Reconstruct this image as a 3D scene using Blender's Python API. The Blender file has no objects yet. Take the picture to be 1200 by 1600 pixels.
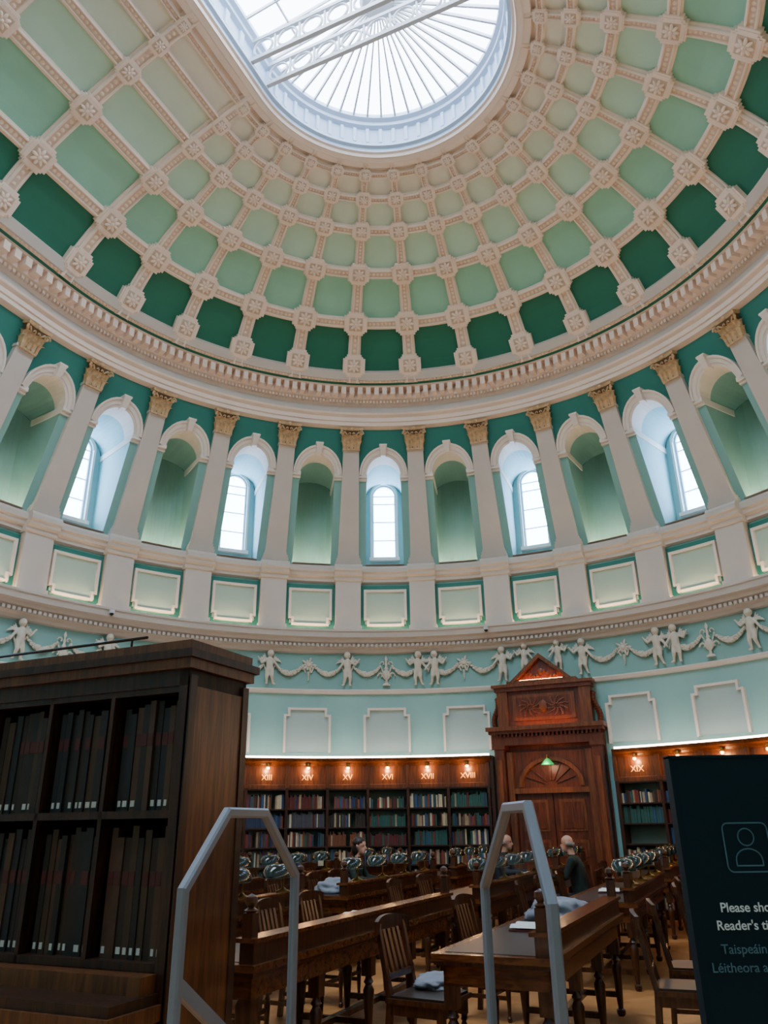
import bpy, bmesh, math, random
from mathutils import Vector, Matrix, noise
random.seed(7)
sin,cos,pi,sqrt=math.sin,math.cos,math.pi,math.sqrt
rad=math.radians
SC=bpy.context.scene
COL=SC.collection
# ------------------------------------------------------------------ materials
def lin(h):
    h=h.lstrip('#'); o=[]
    for i in (0,2,4):
        c=int(h[i:i+2],16)/255
        o.append(c/12.92 if c<=.04045 else ((c+.055)/1.055)**2.4)
    return o
def scl(c,k): return [min(1,x*k) for x in c]
def M(name,hexc,rough=.6,var=.05,scale=3,bump=.0,metal=0,coat=0,em=None,ems=0):
    m=bpy.data.materials.new(name); m.use_nodes=True
    nt=m.node_tree; b=nt.nodes['Principled BSDF']
    c=lin(hexc)
    tc=nt.nodes.new('ShaderNodeTexCoord'); n=nt.nodes.new('ShaderNodeTexNoise')
    n.inputs['Scale'].default_value=scale; n.inputs['Detail'].default_value=4
    nt.links.new(tc.outputs['Object'],n.inputs['Vector'])
    r=nt.nodes.new('ShaderNodeValToRGB')
    r.color_ramp.elements[0].position=.3; r.color_ramp.elements[1].position=.7
    r.color_ramp.elements[0].color=(*scl(c,1-var),1); r.color_ramp.elements[1].color=(*scl(c,1+var),1)
    nt.links.new(n.outputs['Fac'],r.inputs['Fac']); nt.links.new(r.outputs['Color'],b.inputs['Base Color'])
    b.inputs['Roughness'].default_value=rough; b.inputs['Metallic'].default_value=metal
    if coat: b.inputs['Coat Weight'].default_value=coat
    if bump:
        n2=nt.nodes.new('ShaderNodeTexNoise'); n2.inputs['Scale'].default_value=40
        nt.links.new(tc.outputs['Object'],n2.inputs['Vector'])
        bp=nt.nodes.new('ShaderNodeBump'); bp.inputs['Strength'].default_value=bump; bp.inputs['Distance'].default_value=.01
        nt.links.new(n2.outputs['Fac'],bp.inputs['Height']); nt.links.new(bp.outputs['Normal'],b.inputs['Normal'])
    if em:
        b.inputs['Emission Color'].default_value=(*lin(em),1); b.inputs['Emission Strength'].default_value=ems
    return m
def WOOD(name,h1,h2,rough=.35,sc=(14,14,1.2)):
    m=bpy.data.materials.new(name); m.use_nodes=True
    nt=m.node_tree; b=nt.nodes['Principled BSDF']
    tc=nt.nodes.new('ShaderNodeTexCoord'); mp=nt.nodes.new('ShaderNodeMapping'); mp.inputs['Scale'].default_value=sc
    n=nt.nodes.new('ShaderNodeTexNoise'); n.inputs['Scale'].default_value=2.2; n.inputs['Detail'].default_value=6
    n.inputs['Distortion'].default_value=.8
    r=nt.nodes.new('ShaderNodeValToRGB')
    r.color_ramp.elements[0].position=.35; r.color_ramp.elements[1].position=.68
    r.color_ramp.elements[0].color=(*lin(h1),1); r.color_ramp.elements[1].color=(*lin(h2),1)
    nt.links.new(tc.outputs['Object'],mp.inputs['Vector']); nt.links.new(mp.outputs['Vector'],n.inputs['Vector'])
    nt.links.new(n.outputs['Fac'],r.inputs['Fac']); nt.links.new(r.outputs['Color'],b.inputs['Base Color'])
    b.inputs['Roughness'].default_value=rough
    bp=nt.nodes.new('ShaderNodeBump'); bp.inputs['Strength'].default_value=.12; bp.inputs['Distance'].default_value=.01
    nt.links.new(n.outputs['Fac'],bp.inputs['Height']); nt.links.new(bp.outputs['Normal'],b.inputs['Normal'])
    return m
def EM(name,hexc,s):
    m=bpy.data.materials.new(name); m.use_nodes=True; nt=m.node_tree; nt.nodes.clear()
    e=nt.nodes.new('ShaderNodeEmission'); o=nt.nodes.new('ShaderNodeOutputMaterial')
    e.inputs['Color'].default_value=(*lin(hexc),1); e.inputs['Strength'].default_value=s
    nt.links.new(e.outputs[0],o.inputs[0]); return m
m_peach=M('plaster_warm_light_tint','#efd7c4',.6,.03)  # cream plaster; its peach tint stands for warm light from the coves
m_peachd=M('plaster_guilloche','#d9bca3',.7,.06,20)
m_cream=M('plaster_cream','#e4d7cb',.6,.03)
m_greyc=M('plaster_warm_grey','#cabfb4',.6,.03)
m_gild=M('gilded_capital','#c8a67c',.45,.2,18)
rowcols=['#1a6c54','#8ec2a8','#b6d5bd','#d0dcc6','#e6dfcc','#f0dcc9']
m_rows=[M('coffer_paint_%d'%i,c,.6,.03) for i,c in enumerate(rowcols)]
m_tdark=M('teal_dark_paint','#277869',.6,.03)
m_tmid=M('teal_mid_paint','#80b0a6',.6,.03)
m_tjamb=M('teal_jamb_paint','#90bab8',.6,.03)
m_niche=M('niche_paint','#7fa79d',.6,.03)
m_panel=M('panel_pale_green','#a6beaf',.6,.03)
m_frieze=M('frieze_aqua','#86b1a9',.6,.03)
m_aqua=M('wall_aqua','#92beb8',.6,.03)
m_wpanel=M('wall_panel_offwhite','#a6bbb7',.6,.03)
m_stucco=M('stucco_relief','#d4cab8',.7,.06,10)
m_curb=M('curb_paint','#c0d2e6',.6,.03)
m_iron=M('white_painted_iron','#c9ccd2',.5,.05)
m_glass=EM('skylight_glazing','#dcebff',14.5)
m_wglass=EM('window_glazing','#a9ccff',28.0)
m_cove=EM('cove_led_warm','#ffd9ac',44)
m_ncove=EM('niche_led_warm','#fff2d2',80)
m_led=EM('shelf_led_strip','#ffeedc',16)
m_bulb=EM('warm_bulb','#ff9c45',40)
m_oak=WOOD('dark_oak','#1f0e07','#40200e',.38)
m_oakm=WOOD('mid_oak','#472613','#724322',.32)
m_fl=WOOD('wall_case_oak','#3a2010','#64391d',.35)
m_door=WOOD('door_mahogany','#4c200e','#783719',.35)
m_doorl=WOOD('door_mahogany_light','#5f3018','#8b4d27',.33)
m_desk=WOOD('desk_oak','#43200f','#784420',.2,(3,14,14))
m_chair=WOOD('chair_oak','#2c140a','#583016',.3)
m_shelfback=M('shelf_interior','#6f7d70',.7,.1)
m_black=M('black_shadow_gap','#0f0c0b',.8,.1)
m_gold=M('gold_lettering','#f0c070',.35,.05,3,0,.3)
m_brass=M('brass','#a88443',.3,.1,8,0,1)
m_lampg=M('lamp_green_glass','#081f18',.1,.1,5,0,0,.6)
m_lampi=M('lamp_inner_white','#aab8ac',.4)
m_gate=M('gate_grey_plastic','#7e818a',.35,.05)
m_sign=M('sign_navy','#04202b',.6,.06)
m_sign.node_tree.nodes['Principled BSDF'].inputs['Specular IOR Level'].default_value=.2
m_signt=M('sign_text_white','#dfe6e8',.5,.02)
m_signi=M('sign_icon_teal','#4a7480',.5,.02)
bookhex=['#5e241f','#25395c','#33281f','#7a4629','#cbbe9f','#29584f','#8a3228','#4a4a52','#a39072','#335278']
m_books=[M('book_cloth_%d'%i,c,.6,.12,12) for i,c in enumerate(bookhex)]
m_vol=[M('bound_volume_%d'%i,c,.55,.15,12) for i,c in enumerate(['#17110e','#24160c','#1b1412','#38230f','#141417','#432a19'])]
m_label=M('paper_label','#b9b6ad',.7,.03)
m_redb=M('red_spine_label','#451712',.6,.1)
m_skin=M('skin','#d09a80',.5,.06,10)
m_hair=M('hair_dark','#2a1a12',.5,.2,30)
m_hairg=M('hair_grey','#8a7f78',.6,.2,30)
m_cloth=M('cloth_dark','#1c222b',.85,.1,15)
m_clothb=M('cloth_green_black','#17251f',.85,.1,15)
m_jeans=M('trousers','#20242e',.85,.1,15)
m_shoe=M('shoe','#15110f',.4)
m_jacket=M('grey_jacket','#7d7f87',.85,.15,8)
m_paper=M('paper','#dcd8cf',.7,.02)
m_eye=M('eye','#15120f',.2)
m_lip=M('lip','#9c5348',.5)
m_floor=WOOD('cork_floor','#a8713f','#cc9058',.3,(1.5,1.5,1.5))
m_leather=M('desk_leather','#2e2118',.35,.08)
ac=bpy.data.materials.new('clear_acrylic'); ac.use_nodes=True
nt=ac.node_tree; nt.nodes.clear()
o=nt.nodes.new('ShaderNodeOutputMaterial'); mx=nt.nodes.new('ShaderNodeMixShader'); t=nt.nodes.new('ShaderNodeBsdfTransparent'); g=nt.nodes.new('ShaderNodeBsdfGlossy')
t.inputs[0].default_value=(.88,.90,.93,1); g.inputs['Roughness'].default_value=.08
mx.inputs[0].default_value=.13
nt.links.new(t.outputs[0],mx.inputs[1]); nt.links.new(g.outputs[0],mx.inputs[2]); nt.links.new(mx.outputs[0],o.inputs[0])
# ------------------------------------------------------------------ mesh builder
def empty(name,loc=(0,0,0),rz=0):
    e=bpy.data.objects.new(name,None); e.empty_display_size=.2; COL.objects.link(e); e.location=loc; e.rotation_euler=(0,0,rz); return e
class MB:
    def __init__(s): s.v=[];s.f=[];s.m=[];s.T=None
    def av(s,p):
        p=Vector(p)
        if s.T is not None: p=s.T@p
        s.v.append(tuple(p)); return len(s.v)-1
    def face(s,pts,m=0): s.f.append([s.av(p) for p in pts]); s.m.append(m)
    def grid(s,rows,m=0,mf=None,closed=False):
        n=len(rows[0]); b=len(s.v)
        for r in rows:
            for p in r: s.av(p)
        for i in range(len(rows)-1):
            for j in range(n if closed else n-1):
                k=(j+1)%n
                s.f.append([b+i*n+j,b+i*n+k,b+(i+1)*n+k,b+(i+1)*n+j]); s.m.append(mf(i,j) if mf else m)
    def hexa(s,c,m=0):
        b=len(s.v)
        for p in c: s.av(p)
        for q in ((0,3,2,1),(4,5,6,7),(0,1,5,4),(1,2,6,5),(2,3,7,6),(3,0,4,7)):
            s.f.append([b+i for i in q]); s.m.append(m)
    def box(s,x0,x1,y0,y1,z0,z1,m=0):
        s.hexa([(x0,y0,z0),(x1,y0,z0),(x1,y1,z0),(x0,y1,z0),(x0,y0,z1),(x1,y0,z1),(x1,y1,z1),(x0,y1,z1)],m)
    def tube(s,p0,p1,r0,r1=None,n=8,m=0,cap=True):
        r1=r0 if r1 is None else r1
        p0,p1=Vector(p0),Vector(p1); d=(p1-p0).normalized()
        a=d.orthogonal().normalized(); b=d.cross(a)
        R=[[p+ (a*cos(2*pi*k/n)+b*sin(2*pi*k/n))*r for k in range(n)] for p,r in((p0,r0),(p1,r1))]
        s.grid(R,m,closed=True)
        if cap: s.face(R[0][::-1],m); s.face(R[1],m)
    def lathe(s,prof,c=(0,0,0),n=12,m=0,sx=1,sy=1):
        s.grid([[(c[0]+r*sx*cos(2*pi*k/n),c[1]+r*sy*sin(2*pi*k/n),c[2]+z) for k in range(n)] for r,z in prof],m,closed=True)
    def ell(s,c,r,n=8,k=6,m=0,R=None):
        rows=[]
        for i in range(k+1):
            a=-pi/2+pi*i/k; row=[]
            for j in range(n):
                v=Vector((r[0]*cos(a)*cos(2*pi*j/n),r[1]*cos(a)*sin(2*pi*j/n),r[2]*sin(a)))
                if R: v=R@v
                row.append(Vector(c)+v)
            rows.append(row)
        s.grid(rows,m,closed=True)
    def prism(s,poly,y0,y1,m=0):
        n=len(poly)
        s.face([(x,y0,z) for x,z in poly],m); s.face([(x,y1,z) for x,z in poly][::-1],m)
        for i in range(n):
            a=poly[i];b=poly[(i+1)%n]
            s.face([(a[0],y0,a[1]),(a[0],y1,a[1]),(b[0],y1,b[1]),(b[0],y0,b[1])],m)
    def mesh(s,name,mats,smooth=False):
        me=bpy.data.meshes.new(name); me.from_pydata(s.v,[],s.f)
        for x in mats: me.materials.append(x)
        me.polygons.foreach_set('material_index',s.m)
        bm=bmesh.new(); bm.from_mesh(me); bmesh.ops.remove_doubles(bm,verts=bm.verts,dist=1e-5)
        bmesh.ops.recalc_face_normals(bm,faces=bm.faces); bm.to_mesh(me); bm.free()
        if smooth:
            me.polygons.foreach_set('use_smooth',[True]*len(me.polygons)); me.set_sharp_from_angle(angle=rad(38))
        me.update(); return me
    def obj(s,name,mats,parent=None,smooth=False,Mx=None):
        return inst(name,s.mesh(name,mats,smooth),Mx,parent)
def inst(name,me,Mx=None,parent=None):
    o=bpy.data.objects.new(name,me); COL.objects.link(o)
    if parent: o.parent=parent
    if Mx is not None: o.matrix_local=Mx
    return o
# ------------------------------------------------------------------ plan mapping (horseshoe)
CX,CY=0.0,8.84; BW=1.68; QL,QR=-5.5,9.5; NSB=7; QMIN,QMAX=QL-NSB,QR+NSB
AX=(sin(rad(24)),cos(rad(24))); BX=(cos(rad(24)),-sin(rad(24)))
def fr_(q):
    ex=0; qq=q
    if q<QL: ex=(QL-q)*BW; qq=QL
    if q>QR: ex=(q-QR)*BW; qq=QR
    th=rad(12*qq); return (sin(th),cos(th)),(cos(th),-sin(th)),ex
def pos(q,r,h):
    n,t,ex=fr_(q); return Vector((CX+r*n[0]-AX[0]*ex, CY+r*n[1]-AX[1]*ex, h))
def qs(a,b,st=.125):
    s={a,b}
    if a<QL<b: s.add(QL)
    if a<QR<b: s.add(QR)
    k=math.ceil(max(a,QL)/st)
    while k*st<min(b,QR): s.add(k*st); k+=1
    return sorted(s)
def sweep(mb,prof,a,b,m=0,st=.125,mf=None,caps=False):
    Q=qs(a,b,st); mb.grid([[pos(q,r,h) for r,h in prof] for q in Q],m,mf)
    if caps:
        for q in (a,b): mb.face([pos(q,r,h) for r,h in prof],m)
def qbox(mb,q0,q1,r0,r1,h0,h1,m=0,q0t=None,q1t=None,r0t=None,r1t=None):
    q0t=q0 if q0t is None else q0t; q1t=q1 if q1t is None else q1t
    r0t=r0 if r0t is None else r0t; r1t=r1 if r1t is None else r1t
    mb.hexa([pos(q0,r0,h0),pos(q1,r0,h0),pos(q1,r1,h0),pos(q0,r1,h0),pos(q0t,r0t,h1),pos(q1t,r0t,h1),pos(q1t,r1t,h1),pos(q0t,r1t,h1)],m)
def locM(q,r,h,tilt=0):
    n,t,ex=fr_(q); p=pos(q,r,h)
    m=Matrix(((t[0],n[0],0,p.x),(t[1],n[1],0,p.y),(0,0,1,p.z),(0,0,0,1)))
    return m@Matrix.Rotation(tilt,4,'X')
def AL(a,l,z=0): return Vector((AX[0]*a+BX[0]*l, AX[1]*a+BX[1]*l, z))
RZ=-rad(24)
def alM(a,l,z=0,rot=0): return Matrix.Translation(AL(a,l,z))@Matrix.Rotation(RZ+rot,4,'Z')
# ------------------------------------------------------------------ floor, lower walls
mb=MB(); Q=qs(QMIN,QMAX,.25)
mb.face([pos(q,8.3,0) for q in Q]); mb.obj('floor',[m_floor])
mb=MB()
sweep(mb,[(8.2,0),(8.2,2.9),(8.2,4.2)],QMIN,QMAX,0)
sweep(mb,[(8.2,4.2),(8.13,4.21),(8.10,4.27),(8.15,4.30),(8.2,4.31)],QMIN,QMAX,1)
sweep(mb,[(8.2,4.31),(8.2,5.12)],QMIN,QMAX,2)
wall_lower=mb.obj('wall_lower',[m_aqua,m_cream,m_frieze])
# end wall behind the camera
mb=MB(); mb.box(-9,9,-.25,0,0,15)
mb.obj('wall_back',[m_aqua],Mx=Matrix.Translation(AL(8.08-BW*NSB,-3.6))@Matrix.Rotation(RZ,4,'Z'))
# wall panels with eared corners
mb=MB()
W=.28
for k in range(int(QMIN)+1,int(QMAX)):
    if k==2: continue
    out=[(-W,3.0),(-W,3.74),(-W+.05,3.74),(-W+.05,3.88),(W-.05,3.88),(W-.05,3.74),(W,3.74),(W,3.0)]
    mb.grid([[pos(k+x,8.185,h) for x in [-W+.01+(2*W-.02)*i/4 for i in range(5)]] for h in (3.0,3.74)],1)
    mb.grid([[pos(k+x,8.185,h) for x in [-W+.06+(2*W-.12)*i/4 for i in range(5)]] for h in (3.74,3.87)],1)
    def bar(a,b):
        (x0,h0),(x1,h1)=a,b
        if x0==x1: qbox(mb,k+x0-.014,k+x0+.014,8.12,8.2,min(h0,h1)-.022,max(h0,h1)+.022)
        else:
            n=4
            for i in range(n):
                xa=x0+(x1-x0)*i/n; xb=x0+(x1-x0)*(i+1)/n
                qbox(mb,k+min(xa,xb),k+max(xa,xb),8.12,8.2,h0-.022,h0+.022)
    for a,b in zip(out[:-1],out[1:]): bar(a,b)
mb.obj('wall_panel_mouldings',[m_cream,m_wpanel],wall_lower)
# ledge cornice
mb=MB()
sweep(mb,[(8.2,5.08),(8.12,5.1),(8.1,5.16),(8.02,5.2),(8.02,5.26),(7.93,5.29),(7.9,5.35),(7.82,5.38),(7.8,5.48),(7.77,5.5),(7.77,5.54),(7.82,5.56),(8.22,5.57)],QMIN,QMAX,0)
q=QMIN
while q<QMAX:
    qbox(mb,q,q+.035,7.95,8.03,5.2,5.26,0); q+=.06
mb.obj('trim_ledge_cornice',[m_greyc])
# ------------------------------------------------------------------ drum
SILL,SPR,RISE,TOP=7.12,9.03,.42,10.08; WN=.26
def rf(h): return 8.14-.415*(h-7.1)
drum=MB() # mats: 0 tmid,1 tdark,2 jamb,3 niche,4 cream,5 greyc,6 panel,7 window frame
dm=[m_tmid,m_tdark,m_tjamb,m_niche,m_cream,m_greyc,m_panel,m_iron]
NA=16
glz=MB(); cove=MB(); frm=MB()
sweep(drum,[(8.2,5.56),(8.2,6.72)],QMIN,QMAX,0)
SILLP=[(8.2,6.70),(8.12,6.73),(8.12,6.80),(8.04,6.84),(8.03,6.9),(7.98,6.93),(7.98,7.02),(8.02,7.08),(8.2,7.12)]
sweep(drum,SILLP,QMIN,QMAX,5)
for k in range(int(math.ceil(QMIN)),int(QMAX)+1):
    win=(k%2==0)
    ts=[pi*i/NA for i in range(NA+1)]
    arch=[(WN*cos(t),SPR+RISE*sin(t)) for t in ts]
    P=lambda x,r,h:pos(k+x,r,h)
    for sg in (-1,1):
        for h0,h1,mt in ((7.1,8.93,0),(8.93,TOP,1)):
            hs=[h0,(h0+h1)/2,h1]
            drum.grid([[P(sg*x,rf(h),h) for x in (WN,.38,.5)] for h in hs],mt)
    drum.grid([[P(x,rf(h),h) for x,h in arch],[P(x,rf(h+(TOP-h)*.5),h+(TOP-h)*.5) for x,h in arch],[P(x,rf(TOP),TOP) for x,h in arch]],1)
    rb=(lambda x:8.72) if win else (lambda x:8.30+.42*sqrt(max(0,1-(x/WN)**2)))
    mj=2 if win else 3
    drum.grid([[P(x,rf(h),h) for x,h in arch],[P(x,rf(h)*.75+rb(x)*.25,h) for x,h in arch],[P(x,rb(x),h) for x,h in arch]],mj,mf=lambda i,j:4 if i==0 else mj)
    for sg in (-1,1):
        drum.grid([[P(sg*WN,rf(h),h),P(sg*WN,rb(WN),h)] for h in (SILL,7.7,8.4,SPR)],mj)
        drum.grid([[P(sg*(WN-.012),rf(h)-.02,h),P(sg*(WN-.012),rb(WN)-.01,h)] for h in (8.93,9.06)],4)
        drum.grid([[P(sg*(WN-.012),rf(8.93)-.02,8.93),P(sg*(WN-.012),rb(WN)-.01,8.93)],[P(sg*(WN),rf(8.93)-.02,8.93),P(sg*(WN),rb(WN)-.01,8.93)]],4)
    xs=[-WN+2*WN*i/12 for i in range(13)]
    drum.grid([[P(x,8.0,SILL) for x in xs],[P(x,rb(x)+.01,SILL+.0) for x in xs]],4)
    def bh(x): return SPR+RISE*sqrt(max(0,1-(x/WN)**2))
    if not win:
        drum.grid([[P(x,rb(x),SILL+(bh(x)-SILL)*u/5) for x in xs] for u in range(6)],3)
        x0=.2
        for i in range(4):
            a=-x0+i*x0/2
            qbox(cove,k+a,k+a+x0/2,8.3,8.34,7.125,7.14,1)
    else:
        WW=.16; WB,WS,WR=7.5,9.15,.3
        ax=[WW*cos(t) for t in ts]; ah=[WS+WR*sin(t) for t in ts]
        for sg in (-1,1):
            xx=[sg*(WW+(WN-WW)*i/3) for i in range(4)]
            drum.grid([[P(x,8.72,SILL+(bh(x)-SILL)*u) for x in xx] for u in (0,1)],2)
        drum.grid([[P(x,8.72,SILL) for x in ax],[P(x,8.72,WB) for x in ax]],2)
        drum.grid([[P(x,8.72,h) for x,h in zip(ax,ah)],[P(x,8.72,bh(x)) for x in ax]],2)
        drum.grid([[P(x,8.72,h) for x,h in zip(ax,ah)],[P(x,8.90,h) for x,h in zip(ax,ah)]],2)
        drum.grid([[P(x,8.72,WB) for x in ax],[P(x,8.90,WB) for x in ax]],4)
        for sg in (-1,1): drum.face([P(sg*WW,8.72,WB),P(sg*WW,8.9,WB),P(sg*WW,8.9,WS),P(sg*WW,8.72,WS)],2)
        glz.grid([[P(x,8.86,WB) for x in ax],[P(x,8.86,h) for x,h in zip(ax,ah)]],0)
        fw=.022
        qbox(frm,k-WW,k-WW+fw,8.78,8.84,WB,WS); qbox(frm,k+WW-fw,k+WW,8.78,8.84,WB,WS)
        qbox(frm,k-WW,k+WW,8.78,8.84,WB,WB+.05)
        for hh in (7.98,8.46,8.94,9.15): qbox(frm,k-WW,k+WW,8.80,8.84,hh,hh+.022)
        frm.grid([[P(x*s_,r_,WS+(h-WS)*s_) for x,h in zip(ax,ah)] for s_,r_ in ((1,8.78),(.88,8.78),(.88,8.84))],0)
        drum.grid([[P(x*s_,r_,WS+(h-WS)*s_) for x,h in zip(ax,ah)] for s_,r_ in ((1.0,8.68),(1.16,8.68),(1.16,8.72))],4)
        for sg in (-1,1): qbox(drum,k+sg*WW if sg>0 else k-WW*1.16,k+WW*1.16 if sg>0 else k-WW,8.68,8.72,WB,WS,4)
        qbox(drum,k-.2,k+.2,8.6,8.72,WB-.08,WB,4)
        drum.grid([[P(x,8.0,SILL) for x in xs],[P(x,8.72,SILL+.18) for x in xs]],4)
    prof=[(1.0,0),(1.0,.05),(1.12,.05),(1.13,.075),(1.30,.075),(1.33,.11),(1.42,.11),(1.42,0)]
    drum.grid([[P(x*kk,rf(SPR+(h-SPR)*kk)-off,SPR+(h-SPR)*kk) for kk,off in prof] for x,h in arch],4)
    for sg in (-1,1):
        for d0,h0,h1 in ((.05,8.93,8.98),(.09,8.98,9.06)):
            a,b=sorted((sg*(WN-.01),sg*.375))
            qbox(drum,k+a,k+b,rf(h0)-d0,rf(h0)+.02,h0,h1,4)
    qbox(drum,k-.035,k+.035,rf(9.43)-.16,rf(9.43),9.42,9.62,4,k-.05,k+.05,rf(9.62)-.2,rf(9.62))
    qbox(drum,k-.06,k+.06,rf(9.63)-.2,rf(9.63),9.62,9.66,4)
    qq=[-.27+.54*i/4 for i in range(5)]
    drum.grid([[P(x,8.185,h) for x in [-.33+.66*i/4 for i in range(5)]] for h in (5.62,6.66)],1)
    drum.grid([[P(x,8.15,h) for x in qq] for h in (5.74,6.52)],6)
    pts=[(-.27,6.52),(.27,6.52),(.27,5.86),(.23,5.86),(.23,5.72),(-.23,5.72),(-.23,5.86),(-.27,5.86)]
    for i in range(8):
        (x0,h0),(x1,h1)=pts[i],pts[(i+1)%8]
        if x0==x1: qbox(drum,k+x0-.016,k+x0+.016,8.10,8.19,min(h0,h1)-.025,max(h0,h1)+.025,4)
        else:
            a,b=min(x0,x1),max(x0,x1); n=max(1,int((b-a)/.12))
            for j in range(n): qbox(drum,k+a+(b-a)*j/n,k+a+(b-a)*(j+1)/n,8.10,8.19,h0-.025,h0+.025,4)
    for j in range(4):
        qbox(cove,k-.28+.14*j,k-.28+.14*(j+1),7.96,7.99,5.575,5.59)
for j in range(int(QMAX-QMIN)+1):
    q=QMIN+j
    qbox(drum,q-.17,q+.17,8.03,8.2,5.56,6.72,5)
    qbox(drum,q-.185,q+.185,7.99,8.2,5.56,5.68,5)
    sp=[(r-.14,h) for r,h in SILLP[:-1]]+[(8.2,7.12)]
    if QMIN<q<QMAX: sweep(drum,[(8.2,6.70)]+sp,q-.19,q+.19,5,caps=True)
    for w,d,h0,h1 in ((.175,.17,7.11,7.19),(.165,.145,7.19,7.25),(.15,.125,7.25,7.31)):
        qbox(drum,q-w,q+w,rf(h0)-d,rf(h0)+.05,h0,h1,5,None,None,rf(h1)-d,rf(h1)+.05)
    qbox(drum,q-.142,q+.142,rf(7.31)-.10,rf(7.31)+.05,7.31,9.62,5,q-.122,q+.122,rf(9.62)-.10,rf(9.62)+.05)
    qbox(drum,q-.135,q+.135,rf(9.55)-.125,rf(9.55),9.55,9.60,5)
wall_drum=drum.obj('wall_drum',dm)
glz.obj('window_clerestory_glazing',[m_wglass]); frm.obj('window_clerestory_frames',[m_iron],bpy.data.objects['window_clerestory_glazing'])
cove.obj('cove_light_strips',[m_cove,m_ncove])
# capitals
cp=MB()
def leaf(mb,x,y,z,w,h,ang,curl):
    rows=[]
    d=Vector((sin(ang),-cos(ang),0)); s=Vector((cos(ang),sin(ang),0))
    for i in range(7):
        u=i/6
        out=.012+curl*(u**2.6); zz=z+h*(sin(u*1.75)/1.0)
        ww=w*(.75+.5*sin(u*pi*.9))*(1 if u<.75 else (1-u)*3.0+.25)
        c=Vector((x,y,zz))+d*out
        rows.append([c-s*ww*.5-d*.012,c-s*ww*.25+d*.004,c+d*.02,c+s*ww*.25+d*.004,c+s*ww*.5-d*.012])
    mb.grid(rows)
bell=[]
for z,w,dp in ((0,.15,.10),(.1,.15,.10),(.25,.155,.11),(.34,.19,.14),(.37,.20,.15)):
    bell.append([(-w,.06,z),(-w,-dp,z),(w,-dp,z),(w,.06,z)])
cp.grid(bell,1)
cp.box(-.165,.165,-.12,.06,-.03,.0)
for x in (-.1,0,.1): leaf(cp,x,-.1,.0,.1,.15,0,.08)
for x in (-.15,-.05,.05,.15): leaf(cp,x,-.1,.1,.1,.17,0,.10)
for sg in (-1,1):
    leaf(cp,sg*.15,-.03,.0,.1,.15,sg*pi/2,.06); leaf(cp,sg*.15,-.03,.1,.1,.17,sg*pi/2,.07)
    leaf(cp,sg*.15,-.1,.0,.1,.16,sg*pi/4,.08)
    for i in range(14):
        a=i/13*4.2*pi/2; rr=.055*(1-i/17)
        c=Vector((sg*(.20+.0),-.17,.30)); dd=Vector((sg*.707,-.707,0))
        cp.ell(c+dd*(rr*cos(a))+Vector((0,0,rr*sin(a))),(.02,.02,.02),6,4)
    cp.tube((sg*.05,-.12,.24),(sg*.16,-.16,.34),.014,.022,6)
    for i in range(9):
        a=i/8*3.4; rr=.03*(1-i/11)
        cp.ell((sg*(.035)+rr*cos(a)*sg,-.155,.30+rr*sin(a)),(.013,.013,.013),6,4)
n=8; top=[]
for z,e in ((.37,0),(.395,.012),(.42,.012)):
    row=[(-.22-e,.06,z)]
    for i in range(n+1):
        u=-1+2*i/n; row.append((u*(.23+e),-.20-e+.05*(1-u*u),z))
    row.append((.22+e,.06,z)); top.append(row)
cp.grid(top); cp.face(top[0]); cp.face(top[2])
cp.ell((0,-.18,.395),(.04,.025,.04),8,6)
capm=cp.mesh('capital',[m_gild,M('gilded_capital_crevice_shade','#6e5236',.6,.1,20)],True)  # darker bell colour paints crevice shade behind the leaves
for j in range(int(QMAX-QMIN)+1):
    q=QMIN+j
    inst('corinthian_capital',capm,locM(q,rf(9.60)-.02,9.60,rad(16))@Matrix.Diagonal((1.08,1.1,1.12,1)),wall_drum)
# ------------------------------------------------------------------ main entablature
mb=MB()
sweep(mb,[(6.97,10.02),(6.80,10.07),(6.80,10.16),(6.77,10.17),(6.77,10.27),(6.70,10.31),(6.68,10.35),(6.80,10.37),(6.80,10.56),(6.74,10.60),(6.68,10.66),(6.62,10.68),(6.62,10.87),(6.44,10.88),(6.40,10.91),(6.38,10.95),(6.31,10.97),(6.26,11.05),(6.24,11.06),(6.24,11.09),(6.45,11.12)],QMIN,QMAX,0,
      mf=lambda i,j:1 if 6<=j<=7 else 0)
q=QMIN
while q<QMAX:
    qbox(mb,q,q+.078,6.42,6.64,10.69,10.875,0); q+=.1389
q=QMIN
while q<QMAX:
    p=pos(q,6.33,10.965); mb.ell(p,(.032,.032,.03),6,4,0)
    qbox(mb,q,q+.034,6.66,6.73,10.595,10.66,0); q+=.0556
mb.obj('trim_dome_cornice',[m_peach,m_greyc])
# ------------------------------------------------------------------ dome
def hd(r):
    s=sqrt(max(0,1-(r/6.7)**2)); return 9.8+(3.74+max(0,4.5-r)*.12)*s
def S(q,r,off=0):
    e=.01; hp=(hd(r+e)-hd(r-e))/(2*e); n=sqrt(1+hp*hp)
    return pos(q,r-abs(hp)/n*off,hd(r)-off/n)
RB=[6.4,5.48,4.53,3.72,3.12,2.66,2.3]
dome=MB()
rs=[];mi=[]
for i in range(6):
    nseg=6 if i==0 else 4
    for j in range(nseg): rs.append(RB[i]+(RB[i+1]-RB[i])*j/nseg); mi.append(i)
rs.append(RB[-1])
Q=qs(QMIN,QMAX,.125)
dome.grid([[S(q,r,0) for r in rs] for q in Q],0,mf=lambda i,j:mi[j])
def xsec(w):
    return [(-w*1.28,0),(-w*1.28,.03),(-w,.04),(-w,.08),(-w*.8,.10),(-w*.62,.10),(-w*.56,.07),(w*.56,.07),(w*.62,.10),(w*.8,.10),(w,.08),(w,.04),(w*1.28,.03),(w*1.28,0)]
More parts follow.
